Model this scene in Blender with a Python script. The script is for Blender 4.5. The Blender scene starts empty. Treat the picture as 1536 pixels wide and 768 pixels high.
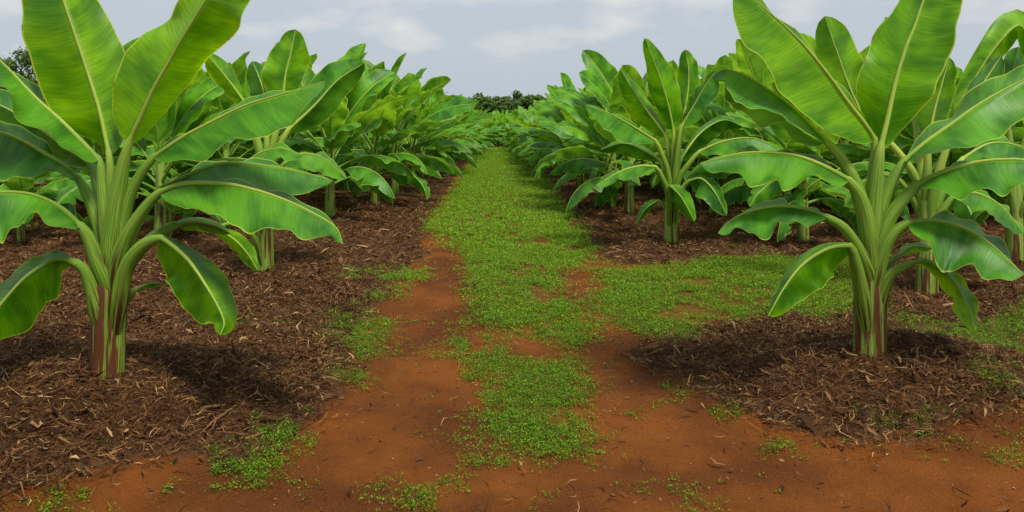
import bpy, math, random
import numpy as np
from mathutils import Vector

# ------------------------------------------------------------ camera, sky, sun, exposure
scene = bpy.context.scene
COL = scene.collection
H, F, VX, VY = 1.70, 1205.0, 750.0, 165.0       # eye height, focal length (px at 1536 wide), vanishing point

cam_d = bpy.data.cameras.new('camera'); cam = bpy.data.objects.new('camera', cam_d); COL.objects.link(cam)
cam.location = (0, 0, H); cam.rotation_euler = (math.radians(90), 0, 0)
cam_d.sensor_width = 36.0; cam_d.lens = 36.0 * F / 1536.0
cam_d.shift_x = (768 - VX) / 1536.0; cam_d.shift_y = -(384 - VY) / 1536.0
cam_d.clip_start = 0.05; cam_d.clip_end = 3000
scene.camera = cam

SUN_EL, SUN_AZ = math.radians(60), math.radians(148)     # azimuth measured from +Y towards +X
world = bpy.data.worlds.new('World'); scene.world = world; world.use_nodes = True
nt = world.node_tree; nt.nodes.clear()
def N(t, typ, **kw):
    n = t.nodes.new(typ)
    for k, v in kw.items(): setattr(n, k, v)
    return n
wo = N(nt, 'ShaderNodeOutputWorld'); bg = N(nt, 'ShaderNodeBackground'); bg.inputs[1].default_value = 0.1
sky = N(nt, 'ShaderNodeTexSky', sky_type='NISHITA'); sky.sun_disc = False
sky.sun_elevation = SUN_EL; sky.sun_rotation = SUN_AZ; sky.dust_density = 3.0
tc = N(nt, 'ShaderNodeTexCoord'); mp = N(nt, 'ShaderNodeMapping'); mp.inputs['Scale'].default_value = (1.0, 1.0, 2.8)
nz = N(nt, 'ShaderNodeTexNoise'); nz.inputs['Scale'].default_value = 7.5; nz.inputs['Detail'].default_value = 7; nz.inputs['Roughness'].default_value = 0.52
mp.inputs['Location'].default_value = (0.35, 0.2, 0.1)
cr = N(nt, 'ShaderNodeValToRGB'); cr.color_ramp.elements[0].position = 0.49; cr.color_ramp.elements[1].position = 0.70
cr.color_ramp.elements[0].color = (4.85, 5.45, 6.05, 1); cr.color_ramp.elements[1].color = (7.1, 7.0, 6.95, 1)
mx = N(nt, 'ShaderNodeMix', data_type='RGBA'); mx.inputs[0].default_value = 0.88
nt.links.new(tc.outputs['Generated'], mp.inputs['Vector']); nt.links.new(mp.outputs[0], nz.inputs['Vector'])
sx = N(nt, 'ShaderNodeSeparateXYZ'); nt.links.new(tc.outputs['Generated'], sx.inputs[0])
mr = N(nt, 'ShaderNodeMapRange'); nt.links.new(sx.outputs[2], mr.inputs[0]); mr.inputs[1].default_value = 0.02; mr.inputs[2].default_value = 0.12; mr.inputs[3].default_value = -0.14; mr.inputs[4].default_value = 0.02
ad = N(nt, 'ShaderNodeMath', operation='ADD'); nt.links.new(nz.outputs[0], ad.inputs[0]); nt.links.new(mr.outputs[0], ad.inputs[1])
nt.links.new(ad.outputs[0], cr.inputs[0]); nt.links.new(sky.outputs[0], mx.inputs[6]); nt.links.new(cr.outputs[0], mx.inputs[7])
nt.links.new(mx.outputs[2], bg.inputs[0]); nt.links.new(bg.outputs[0], wo.inputs[0])

sd = bpy.data.lights.new('sun', 'SUN'); sd.energy = 3.9; sd.angle = math.radians(14); sd.color = (1.0, 0.95, 0.86)
sun = bpy.data.objects.new('sun', sd); COL.objects.link(sun)
dirv = Vector((math.sin(SUN_AZ) * math.cos(SUN_EL), math.cos(SUN_AZ) * math.cos(SUN_EL), math.sin(SUN_EL)))
sun.rotation_euler = dirv.to_track_quat('Z', 'Y').to_euler(); sun.location = (0, 0, 30)
scene.view_settings.view_transform = 'Standard'; scene.view_settings.look = 'None'
scene.view_settings.gamma = 1.0; scene.view_settings.use_curve_mapping = False
scene.view_settings.exposure = 0.18
scene.render.engine = 'CYCLES'
scene.cycles.max_bounces = 8; scene.cycles.transparent_max_bounces = 8

rnd = random.Random(7)
rng = np.random.default_rng(11)

# ------------------------------------------------------------ small helpers
def tag(o, label=None, cat=None, group=None, kind=None):
    if label: o['label'] = label
    if cat: o['category'] = cat
    if group: o['group'] = group
    if kind: o['kind'] = kind
    return o

def mesh_np(name, V, Q, uv=None, mats=(), midx=None, smooth=True, attrs=None):
    """V (n,3) floats, Q (m,4) or (m,3) ints, uv (n,2) per vertex"""
    V = np.asarray(V, np.float32); Q = np.asarray(Q, np.int32)
    me = bpy.data.meshes.new(name); k = Q.shape[1]
    me.vertices.add(len(V)); me.vertices.foreach_set('co', V.ravel())
    me.loops.add(Q.size); me.loops.foreach_set('vertex_index', Q.ravel())
    me.polygons.add(len(Q)); me.polygons.foreach_set('loop_start', np.arange(0, Q.size, k, dtype=np.int32))
    me.polygons.foreach_set('loop_total', np.full(len(Q), k, np.int32))
    if midx is not None: me.polygons.foreach_set('material_index', np.asarray(midx, np.int32))
    me.update(calc_edges=True)
    if smooth: me.polygons.foreach_set('use_smooth', np.ones(len(Q), bool))
    if uv is not None:
        l = me.uv_layers.new(name='UVMap'); l.data.foreach_set('uv', np.asarray(uv, np.float32)[Q.ravel()].ravel())
    for an, av in (attrs or {}).items():
        a = me.attributes.new(an, 'FLOAT', 'POINT'); a.data.foreach_set('value', np.asarray(av, np.float32))
    for m in mats: me.materials.append(m)
    return me

def link(name, me, parent=None):
    o = bpy.data.objects.new(name, me); COL.objects.link(o)
    if parent is not None: o.parent = parent
    return o

def hash2(ix, iy, s):
    n = (ix * 374761393 + iy * 668265263 + s * 974634777) & 0x7fffffff
    n = ((n ^ (n >> 13)) * 1274126177) & 0x7fffffff
    return ((n ^ (n >> 16)) & 0xffff) / 65535.0
def vnoise(x, y, s=0):
    x = np.asarray(x, float); y = np.asarray(y, float)
    ix = np.floor(x).astype(np.int64); iy = np.floor(y).astype(np.int64); fx = x - ix; fy = y - iy
    fx = fx * fx * (3 - 2 * fx); fy = fy * fy * (3 - 2 * fy)
    a = hash2(ix, iy, s); b = hash2(ix + 1, iy, s); c = hash2(ix, iy + 1, s); d = hash2(ix + 1, iy + 1, s)
    return (a * (1 - fx) + b * fx) * (1 - fy) + (c * (1 - fx) + d * fx) * fy
def fbm(x, y, s=0, o=4):
    t = 0; a = 0.5; n = 0
    for k in range(o):
        t = t + a * vnoise(x * 2**k, y * 2**k, s + k * 17); n += a; a *= 0.5
    return t / n

def spline(P, n, w=None):
    """Catmull-Rom through P by chord length, n samples; extra columns ride along"""
    P = np.asarray(P, float)
    d = np.linalg.norm(np.diff(P[:, :3], axis=0), axis=1); t = np.concatenate([[0], np.cumsum(np.maximum(d, 1e-6))])
    X = P if w is None else np.hstack([P, w])
    m = np.zeros_like(X)
    m[1:-1] = (X[2:] - X[:-2]) / (t[2:] - t[:-2])[:, None]
    m[0] = (X[1] - X[0]) / (t[1] - t[0]); m[-1] = (X[-1] - X[-2]) / (t[-1] - t[-2])
    ts = np.linspace(0, t[-1], n); k = np.clip(np.searchsorted(t, ts, side='right') - 1, 0, len(t) - 2)
    h = (t[k + 1] - t[k]); u = (ts - t[k]) / h; u2 = u * u; u3 = u2 * u
    return ((2*u3 - 3*u2 + 1)[:, None] * X[k] + ((u3 - 2*u2 + u) * h)[:, None] * m[k]
            + (-2*u3 + 3*u2)[:, None] * X[k + 1] + ((u3 - u2) * h)[:, None] * m[k + 1]), ts

# ------------------------------------------------------------ materials
def new_mat(name):
    m = bpy.data.materials.new(name); m.use_nodes = True; m.node_tree.nodes.clear(); return m, m.node_tree
def ln(t, a, b): t.links.new(a, b)
def math_(t, op, a, b=None, c=None, clamp=False):
    n = N(t, 'ShaderNodeMath', operation=op); n.use_clamp = clamp
    for i, v in enumerate((a, b, c)):
        if v is None: continue
        if isinstance(v, (int, float)): n.inputs[i].default_value = v
        else: ln(t, v, n.inputs[i])
    return n.outputs[0]
def mix(t, f, a, b):
    n = N(t, 'ShaderNodeMix', data_type='RGBA')
    for i, v in ((0, f), (6, a), (7, b)):
        if isinstance(v, tuple): n.inputs[i].default_value = (*v, 1)
        elif isinstance(v, (int, float)): n.inputs[i].default_value = v
        else: ln(t, v, n.inputs[i])
    return n.outputs[2]
def noise(t, vec, scale, detail=3, rough=0.5, dim='3D'):
    n = N(t, 'ShaderNodeTexNoise', noise_dimensions=dim)
    n.inputs['Scale'].default_value = scale; n.inputs['Detail'].default_value = detail; n.inputs['Roughness'].default_value = rough
    if vec is not None: ln(t, vec, n.inputs['W' if dim == '1D' else 'Vector'])
    return n.outputs[0]
def ramp(t, f, lo, hi):
    n = N(t, 'ShaderNodeMapRange', interpolation_type='SMOOTHSTEP'); ln(t, f, n.inputs[0])
    n.inputs[1].default_value = lo; n.inputs[2].default_value = hi
    return n.outputs[0]
def comb(t, x, y, z=0.0):
    n = N(t, 'ShaderNodeCombineXYZ')
    for i, v in enumerate((x, y, z)):
        if isinstance(v, (int, float)): n.inputs[i].default_value = v
        else: ln(t, v, n.inputs[i])
    return n.outputs[0]

def leaf_material(name='young_leaf', cols=None, fine=True, tl=.42):
    m, t = new_mat(name)
    uv = N(t, 'ShaderNodeUVMap'); sp = N(t, 'ShaderNodeSeparateXYZ'); ln(t, uv.outputs[0], sp.inputs[0])
    s, v = sp.outputs[0], sp.outputs[1]
    av = math_(t, 'ABSOLUTE', math_(t, 'MULTIPLY_ADD', v, 2.0, -1.0))
    vein = math_(t, 'MULTIPLY_ADD', math_(t, 'POWER', av, 1.6), -0.07, s)      # side veins sweep towards the tip
    side = math_(t, 'GREATER_THAN', v, 0.5)
    oi = N(t, 'ShaderNodeObjectInfo'); ro = oi.outputs['Random']
    off = math_(t, 'ADD', math_(t, 'MULTIPLY', ro, 37.0), math_(t, 'MULTIPLY', side, 5.3))
    n_f = noise(t, comb(t, math_(t, 'MULTIPLY', vein, 150.0), math_(t, 'MULTIPLY', v, 4.0), off), 1.0, 2)
    n_m = noise(t, comb(t, math_(t, 'MULTIPLY', vein, 26.0), math_(t, 'MULTIPLY', v, 2.5), off), 1.0, 3)
    n_b = noise(t, comb(t, math_(t, 'MULTIPLY', vein, 5.0), math_(t, 'MULTIPLY', v, 1.6), off), 1.0, 2)
    deep = mix(t, ro, cols[0], cols[1])
    lite = mix(t, ro, cols[2], cols[3])
    c = mix(t, ramp(t, n_b, 0.32, 0.68), deep, lite)
    c = mix(t, math_(t, 'MULTIPLY', ramp(t, n_m, 0.4, 0.75), 0.28), c, (0.15, 0.36, 0.03))
    c = mix(t, math_(t, 'MULTIPLY', ramp(t, n_f, 0.38, 0.62), 0.26), c, (0.018, 0.085, 0.003))
    edge = ramp(t, av, 0.955, 0.985)
    c = mix(t, math_(t, 'MULTIPLY', edge, 0.8), c, (0.40, 0.50, 0.05))
    ribm = math_(t, 'SUBTRACT', 1.0, ramp(t, av, 0.015, 0.07))
    c = mix(t, math_(t, 'MULTIPLY', ribm, 0.55), c, (0.30, 0.47, 0.06))
    # brown fleck along a few margins
    bn = noise(t, comb(t, math_(t, 'MULTIPLY', s, 9.0), math_(t, 'MULTIPLY', v, 6.0), off), 1.0, 4)
    br = math_(t, 'MULTIPLY', ramp(t, av, 0.93, 0.99), ramp(t, bn, 0.60, 0.68))
    c = mix(t, br, c, (0.16, 0.10, 0.03))
    sn = noise(t, comb(t, math_(t, 'MULTIPLY', s, 22.0), math_(t, 'MULTIPLY', v, 7.0), off), 1.0, 3, .6)
    c = mix(t, math_(t, 'MULTIPLY', ramp(t, sn, .69, .74), .7), c, (0.17, 0.13, 0.03))
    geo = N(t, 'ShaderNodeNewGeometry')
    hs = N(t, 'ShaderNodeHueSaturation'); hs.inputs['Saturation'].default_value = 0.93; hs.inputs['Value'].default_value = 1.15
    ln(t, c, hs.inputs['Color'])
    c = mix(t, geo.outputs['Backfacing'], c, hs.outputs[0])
    p = N(t, 'ShaderNodeBsdfPrincipled'); ln(t, c, p.inputs['Base Color'])
    p.inputs['Roughness'].default_value = 0.44; p.inputs['Specular IOR Level'].default_value = 0.32
    tr = N(t, 'ShaderNodeBsdfTranslucent')
    g = N(t, 'ShaderNodeMix', data_type='RGBA', blend_type='MULTIPLY'); g.inputs[0].default_value = 1.0
    ln(t, c, g.inputs[6]); g.inputs[7].default_value = (2.9, 2.15, 0.8, 1); ln(t, g.outputs[2], tr.inputs[0])
    hgt = math_(t, 'ADD', math_(t, 'MULTIPLY', n_f, 0.5), math_(t, 'MULTIPLY', n_m, 1.0))
    if fine:
        b = N(t, 'ShaderNodeBump'); b.inputs['Strength'].default_value = 0.55; b.inputs['Distance'].default_value = 0.006
        ln(t, hgt, b.inputs['Height']); ln(t, b.outputs[0], p.inputs['Normal']); ln(t, b.outputs[0], tr.inputs['Normal'])
    ms = N(t, 'ShaderNodeMixShader'); ms.inputs[0].default_value = tl
    ln(t, p.outputs[0], ms.inputs[1]); ln(t, tr.outputs[0], ms.inputs[2])
    o = N(t, 'ShaderNodeOutputMaterial'); ln(t, ms.outputs[0], o.inputs[0])
    return m

def stalk_material(name, base, lite, brown, amount, low_to=.62, transl=0.0, far=None):
    """uv: x = turns around (0..1), y = metres along from the ground end"""
    m, t = new_mat(name)
    uv = N(t, 'ShaderNodeUVMap'); sp = N(t, 'ShaderNodeSeparateXYZ'); ln(t, uv.outputs[0], sp.inputs[0])
    oi = N(t, 'ShaderNodeObjectInfo'); off = math_(t, 'MULTIPLY', oi.outputs['Random'], 23.0)
    ang = math_(t, 'MULTIPLY', sp.outputs[0], 2 * math.pi)
    cx = math_(t, 'COSINE', ang); sx = math_(t, 'SINE', ang)
    def st(k, ky, d=4):
        return noise(t, comb(t, math_(t, 'MULTIPLY_ADD', cx, k, off), math_(t, 'MULTIPLY', sx, k), math_(t, 'MULTIPLY', sp.outputs[1], ky)), 1.0, d, 0.6)
    n1, n2, n3 = st(9.0, 3.0), st(2.1, 1.6), st(4.0, 6.0)
    c = mix(t, ramp(t, n1, 0.35, 0.68), base, lite)
    bm = ramp(t, math_(t, 'ADD', math_(t, 'MULTIPLY', n2, 0.72), math_(t, 'MULTIPLY', n1, 0.28)), 0.62 - amount, 0.68 - amount)
    low = math_(t, 'SUBTRACT', 1.0, ramp(t, sp.outputs[1], low_to * .35, low_to))
    c = mix(t, math_(t, 'MULTIPLY', bm, low), c, mix(t, n3, brown, (0.030, 0.012, 0.006)))
    if far: c = mix(t, math_(t, 'MULTIPLY', ramp(t, sp.outputs[1], .62, 1.05), .85), c, far)
    p = N(t, 'ShaderNodeBsdfPrincipled'); ln(t, c, p.inputs['Base Color'])
    p.inputs['Roughness'].default_value = 0.45; p.inputs['Specular IOR Level'].default_value = 0.35
    b = N(t, 'ShaderNodeBump'); b.inputs['Strength'].default_value = 0.6; b.inputs['Distance'].default_value = 0.008
    ln(t, n1, b.inputs['Height']); ln(t, b.outputs[0], p.inputs['Normal'])
    tr = N(t, 'ShaderNodeBsdfTranslucent'); ln(t, c, tr.inputs[0]); ms = N(t, 'ShaderNodeMixShader'); ms.inputs[0].default_value = transl
    ln(t, p.outputs[0], ms.inputs[1]); ln(t, tr.outputs[0], ms.inputs[2])
    o = N(t, 'ShaderNodeOutputMaterial'); ln(t, ms.outputs[0], o.inputs[0])
    return m

M_STEM_OLD = stalk_material('old_pseudostem', (0.10, 0.19, 0.016), (0.30, 0.40, 0.07), (0.160, 0.046, 0.014), 0.175, 1.4)
M_LEAF = leaf_material('young_leaf', [(0.038, 0.165, 0.001), (0.062, 0.205, 0.001), (0.160, 0.410, 0.002), (0.215, 0.450, 0.003)], tl=.44)
M_MID = leaf_material('grown_leaf', [(0.028, 0.140, 0.003), (0.048, 0.180, 0.002), (0.115, 0.365, 0.005), (0.165, 0.420, 0.004)], tl=.36)
M_OLD = leaf_material('old_leaf', [(0.018, 0.110, 0.010), (0.034, 0.150, 0.008), (0.075, 0.285, 0.016), (0.118, 0.345, 0.014)], tl=.30)
M_RIB = stalk_material('leaf_stalk', (0.095, 0.235, 0.012), (0.30, 0.45, 0.055), (0.14, 0.045, 0.015), 0.13, .46, .22, (.46, .58, .08))
M_STEM = stalk_material('pseudostem', (0.12, 0.22, 0.018), (0.34, 0.44, 0.08), (0.165, 0.055, 0.020), 0.125, 1.0)

# ------------------------------------------------------------ the ground: where soil, mulch and green cover lie
def to_px(x, y): return VX + F * x / y, VY + F * H / y
def poly_in(px, py, poly):
    ins = np.zeros(px.shape, bool); n = len(poly)
    for i in range(n):
        x1, y1 = poly[i]; x2, y2 = poly[(i + 1) % n]
        if y1 == y2: continue
        c = ((y1 > py) != (y2 > py)) & (px < (x2 - x1) * (py - y1) / (y2 - y1) + x1)
        ins ^= c
    return ins
def w_poly(P):    # plan polygon in metres from survey points read off the photograph
    return [((x - VX) * (F * H / (y - VY)) / F, F * H / (y - VY)) for x, y in P]
GREEN = [(w_poly(p), d) for p, d in [
 ([(728,221),(776,221),(800,243),(830,283),(862,330),(893,385),(905,412),(850,402),(838,430),(870,465),(893,500),(850,522),(800,505),(760,496),(705,482),(692,452),(722,420),(706,400),(684,378),(650,352),(640,340),(665,308),(690,270),(708,240)], .90),
 ([(745,520),(790,545),(875,542),(872,575),(880,600),(868,690),(835,700),(790,680),(745,668),(720,640),(735,600)], 1.0),
 ([(700,690),(870,690),(860,768),(705,768)], .52),
 ([(700,560),(760,545),(750,640),(705,620)], .42),
 ([(648,588),(700,590),(702,606),(655,606)], .8),
 ([(690,498),(765,500),(755,548),(690,540)], .60),
 ([(893,412),(950,398),(1000,403),(1100,392),(1300,398),(1310,470),(1250,492),(1150,482),(1080,492),(1000,505),(930,490),(885,468)], 1.0),
 ([(960,500),(1060,495),(1020,590),(975,560)], .40),
 ([(1335,478),(1400,490),(1450,498),(1540,465),(1700,455),(1700,570),(1500,552),(1420,522),(1340,500)], 1.0),
 ([(520,408),(630,400),(640,414),(600,435),(592,470),(575,545),(530,542),(512,520),(440,500),(400,492),(345,498),(355,480),(430,487),(505,470),(545,450),(560,432)], .66),
 ([(505,562),(545,565),(540,582),(505,582)], .75),
 ([(470,610),(508,612),(505,650),(440,690),(370,690),(385,655)], .47),
 ([(210,690),(300,675),(360,700),(350,740),(290,768),(220,768),(250,730)], .52),
 ([(110,715),(160,720),(155,750),(115,745)], .62),
 ([(60,740),(110,745),(100,775),(50,775)], .6),
 ([(570,735),(610,728),(665,740),(650,768),(590,768)], .62),
 ([(360,690),(430,690),(420,768),(300,768)], .42),
 ([(1020,590),(1060,600),(1120,640),(1170,665),(1170,695),(1110,690),(1060,650),(1030,615)], .62),
 ([(1180,660),(1320,655),(1300,690),(1190,700)], .34),
 ([(1310,655),(1400,648),(1445,660),(1435,690),(1330,690)], .62),
 ([(1455,602),(1540,612),(1540,645),(1470,632)], .7),
 ([(1490,700),(1540,705),(1540,745),(1500,735)], .5),
 ([(985,742),(1035,745),(1030,768),(990,762)], .66),
 ([(880,705),(915,705),(915,725),(880,725)], .5),
 ([(0,480),(90,500),(60,520),(0,520)], .2),
 ([(1060,380),(1160,372),(1180,392),(1080,396)], .35),
 ([(930,500),(1010,520),(1000,600),(960,575)], .12)]]
MULCH = [w_poly(p) for p in [
 [(712,228),(672,280),(642,335),(630,385),(585,425),(560,470),(525,540),(505,605),(470,660),(345,700),(195,724),(60,744),(0,756),(-300,800),(-2600,470),(-2600,228)],
 [(786,228),(818,262),(848,300),(878,350),(905,395),(1000,400),(1100,394),(1290,398),(1330,480),(1420,515),(1536,555),(2300,600),(3000,470),(3000,228)],
 [(940,540),(985,510),(1060,496),(1150,484),(1290,480),(1400,505),(1480,540),(1540,580),(1560,625),(1510,655),(1400,672),(1290,678),(1180,662),(1080,612),(1010,570)]]]
FARX = 27.0
def fields(x, y):
    x = np.asarray(x, float); y = np.asarray(y, float)
    jx = x + (fbm(x * 3.2, y * 3.2, 3) - .5) * .36; jy = y + (fbm(x * 3.2, y * 3.2, 9) - .5) * .36
    g = np.zeros(x.shape)
    for p, d in GREEN: g = np.maximum(g, poly_in(jx, jy, p) * d)
    mu = np.zeros(x.shape)
    for p in MULCH: mu = np.maximum(mu, poly_in(jx, jy, p) * 1.0)
    mu = np.where(y > 28, 1.0, mu)
    return g, mu
MOUNDS = [(-2.30, 4.45, .27, .95, .72), (2.32, 4.80, .27, .95, .60)]
def gz(x, y):
    x = np.asarray(x, float); y = np.asarray(y, float)
    z = (fbm(x * .7, y * .7, 21) - .5) * .05 + (fbm(x * 3, y * 3, 31) - .5) * .02
    edge = np.clip((np.abs(x) - 1.3) / 1.0, 0, 1); z = z + edge * edge * .05
    for mx_, my, h, rx, ry in MOUNDS:
        z = z + h * np.exp(-(((x - mx_) / rx)**2 + ((y - my) / ry)**2))
    return z * np.clip(1.2 - y / 60, .1, 1)

def build_ground():
    ys = np.concatenate([np.linspace(-20, 1.9, 12), 2.0 * (1.0125 ** np.arange(0, 400)), np.array([330, 400, 520, 700, 1000.])])
    us = np.linspace(-1, 1, 420); us = np.sign(us) * np.abs(us) ** 1.15
    Y = np.repeat(ys[:, None], len(us), 1); X = us[None] * (np.maximum(Y, 0) * .95 + 4)
    Z = gz(X, np.maximum(Y, .5))
    g = 0; mu = 0
    for dx, dy in ((0, 0), (.09, .03), (-.08, .05), (.02, -.10), (-.03, .11), (.16, -.1), (-.15, -.12)):
        g_, m_ = fields(X + dx, np.maximum(Y, .5) + dy); g = g + g_ / 7; mu = mu + m_ / 7
    near = (Y < 14)
    Z = Z + np.where(near, mu * ((fbm(X * 9, Y * 9, 41) - .4) * .075 + (fbm(X * 25, Y * 25, 44) - .5) * .02), 0)
    Z = Z + np.where(near, (1 - mu) * ((fbm(X * 12, Y * 12, 51) - .5) * .014 + (fbm(X * 4.5, Y * 4.5, 52) - .5) * .030), 0)
    nx = len(us); i = np.arange(len(ys) - 1)[:, None] * nx + np.arange(nx - 1)[None]
    Q = np.stack([i, i + 1, i + 1 + nx, i + nx], -1).reshape(-1, 4)
    V = np.stack([X, Y, Z], -1).reshape(-1, 3)
    m, t = new_mat('soil')
    geo = N(t, 'ShaderNodeNewGeometry'); P = geo.outputs['Position']
    am = N(t, 'ShaderNodeAttribute', attribute_name='mulch').outputs['Fac']; ag = N(t, 'ShaderNodeAttribute', attribute_name='green').outputs['Fac']
    n_l = noise(t, P, 1.3, 4); n_m = noise(t, P, 9, 5, .6); n_f = noise(t, P, 70, 4, .65); n_vf = noise(t, P, 260, 2, .6)
    red = mix(t, ramp(t, n_l, .36, .64), (0.084, 0.023, 0.002), (0.185, 0.054, 0.005))
    red = mix(t, math_(t, 'MULTIPLY', ramp(t, n_m, .45, .75), .45), red, (0.080, 0.024, 0.005))
    red = mix(t, math_(t, 'MULTIPLY', ramp(t, n_f, .5, .8), .5), red, (0.25, 0.090, 0.022))
    red = mix(t, math_(t, 'MULTIPLY', ramp(t, n_vf, .5, .7), .35), red, (0.28, 0.10, 0.03))
    red = mix(t, math_(t, 'MULTIPLY', math_(t, 'SUBTRACT', 1.0, ramp(t, n_f, .30, .42)), .6), red, (0.09, 0.028, 0.010))
    br = mix(t, ramp(t, n_m, .3, .7), (0.042, 0.017, 0.006), (0.100, 0.043, 0.014))
    br = mix(t, math_(t, 'MULTIPLY', ramp(t, n_f, .5, .75), .6), br, (0.25, 0.13, 0.05))
    edge = math_(t, 'ADD', am, math_(t, 'MULTIPLY', math_(t, 'SUBTRACT', n_m, .5), .9))
    c = mix(t, ramp(t, edge, .30, .70), red, br)
    ge = math_(t, 'ADD', ag, math_(t, 'MULTIPLY', math_(t, 'SUBTRACT', n_f, .5), 1.2))
    c = mix(t, math_(t, 'MULTIPLY', ramp(t, ge, .60, 1.1), .45), c, (0.075, 0.105, 0.010))
    p = N(t, 'ShaderNodeBsdfPrincipled'); ln(t, c, p.inputs['Base Color']); p.inputs['Roughness'].default_value = .9; p.inputs['Specular IOR Level'].default_value = .15
    b = N(t, 'ShaderNodeBump'); b.inputs['Strength'].default_value = .9; b.inputs['Distance'].default_value = .02
    hh = math_(t, 'ADD', math_(t, 'MULTIPLY', n_m, math_(t, 'MULTIPLY_ADD', am, .8, .25)), math_(t, 'ADD', math_(t, 'MULTIPLY', n_f, .75), math_(t, 'MULTIPLY', n_vf, .35)))
    ln(t, hh, b.inputs['Height']); ln(t, b.outputs[0], p.inputs['Normal'])
    o = N(t, 'ShaderNodeOutputMaterial'); ln(t, p.outputs[0], o.inputs[0])
    me = mesh_np('ground', V, Q, mats=[m], attrs={'mulch': mu.ravel(), 'green': g.ravel()})
    tag(link('ground', me), 'red laterite soil with brown mulch strips under the plant rows', kind='structure')
build_ground()

# mulch litter: loose shreds of dry leaf and bark
def rand_mat(name, cols, rough=.85, transl=0):
    m, t = new_mat(name)
    geo = N(t, 'ShaderNodeNewGeometry'); r = N(t, 'ShaderNodeValToRGB'); ln(t, geo.outputs['Random Per Island'], r.inputs[0])
    r.color_ramp.interpolation = 'LINEAR'
    while len(r.color_ramp.elements) < len(cols): r.color_ramp.elements.new(.5)
    for i, (p_, c_) in enumerate(cols):
        r.color_ramp.elements[i].position = p_; r.color_ramp.elements[i].color = (*c_, 1)
    p = N(t, 'ShaderNodeBsdfPrincipled'); ln(t, r.outputs[0], p.inputs['Base Color']); p.inputs['Roughness'].default_value = rough; p.inputs['Specular IOR Level'].default_value = .2
    out = p.outputs[0]
    if transl:
        tr = N(t, 'ShaderNodeBsdfTranslucent'); ln(t, r.outputs[0], tr.inputs[0]); ms = N(t, 'ShaderNodeMixShader'); ms.inputs[0].default_value = transl
        ln(t, p.outputs[0], ms.inputs[1]); ln(t, tr.outputs[0], ms.inputs[2]); out = ms.outputs[0]
    o = N(t, 'ShaderNodeOutputMaterial'); ln(t, out, o.inputs[0]); return m

def sample_ground(n, y0, y1):
    """uniform over the visible wedge of ground between two distances"""
    Y = np.sqrt(rng.uniform(y0 * y0, y1 * y1, n)); X = rng.uniform(-1, 1, n) * (Y * .66 + .3)
    return X, Y

def build_mulch():
    Vs, k = [], 0
    for n, y0, y1, sc in ((330000, 3.0, 8.0, 1.0), (170000, 8.0, 15.0, 1.5), (60000, 15, 30, 2.4)):
        X, Y = sample_ground(n, y0, y1); g, mu = fields(X + rng.normal(0, .07, n), Y + rng.normal(0, .09, n))
        keep = (mu > .5) & (rng.random(n) < np.clip(.35 + fbm(X * 1.5, Y * 1.5, 5) * 1.1, 0, 1)) & (rng.random(n) > g * .8)
        keep |= (mu <= .5) & (rng.random(n) < .012)
        X, Y = X[keep], Y[keep]; n = len(X)
        L = rng.lognormal(-3.05, .5, n) * sc; L = np.clip(L, .015, .20 * sc); W = rng.uniform(.0016, .0062, n) * sc * (1 + (rng.random(n) < .10) * 2.2)
        big = (rng.random(n) < .006) & (mu[keep] > .5); W = np.where(big, W * 2.6 + .004, W); L = np.where(big, L * 1.7 + .03, L)
        a = rng.uniform(0, np.pi, n) + 0; tilt = rng.normal(0, .30, n); roll = rng.normal(0, .6, n)
        d = np.stack([np.cos(a) * np.cos(tilt), np.sin(a) * np.cos(tilt), np.sin(tilt)], 1)
        s = np.stack([-np.sin(a) * np.cos(roll), np.cos(a) * np.cos(roll), np.sin(roll)], 1)
        up = np.cross(d, s)
        mu_n = np.ones(n) * .9
        z = gz(X, Y) + np.where(Y < 14, mu_n * ((fbm(X * 9, Y * 9, 41) - .4) * .075 + (fbm(X * 25, Y * 25, 44) - .5) * .02), 0)
        C = np.stack([X, Y, z + rng.uniform(0.001, .026, n) * np.where(mu_n > .5, 1, .25) + np.abs(np.sin(tilt)) * L * .25], 1)
        bend = rng.normal(0, .13, n) * L; sb = rng.normal(0, .12, n) * L
        ring = []
        for f, w_ in ((-.5, .35), (0, 1.0), (.5, .25)):
            c = C + d * (L * f)[:, None] + up * (bend * (1 if f == 0 else 0))[:, None] + s * (sb * (1 if f == 0 else 0))[:, None]
            ring.append(c - s * (W * w_ * .5)[:, None]); ring.append(c + s * (W * w_ * .5)[:, None])
        Vs.append(np.stack(ring, 1))
    V = np.concatenate(Vs); n = len(V); b = np.arange(n)[:, None] * 6
    Q = np.concatenate([b + np.array([0, 1, 3, 2]), b + np.array([2, 3, 5, 4])], 1).reshape(-1, 4)
    m = rand_mat('dry_mulch', [(0, (.020, .008, .003)), (.35, (.055, .022, .007)), (.70, (.120, .052, .017)), (.92, (.21, .105, .038)), (1, (.40, .26, .11))])
    o = link('mulch', mesh_np('mulch', V.reshape(-1, 3), Q, mats=[m], smooth=False))
    tag(o, 'loose brown shreds of dry leaf and bark mulch spread over the soil', kind='stuff')
build_mulch()

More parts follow.
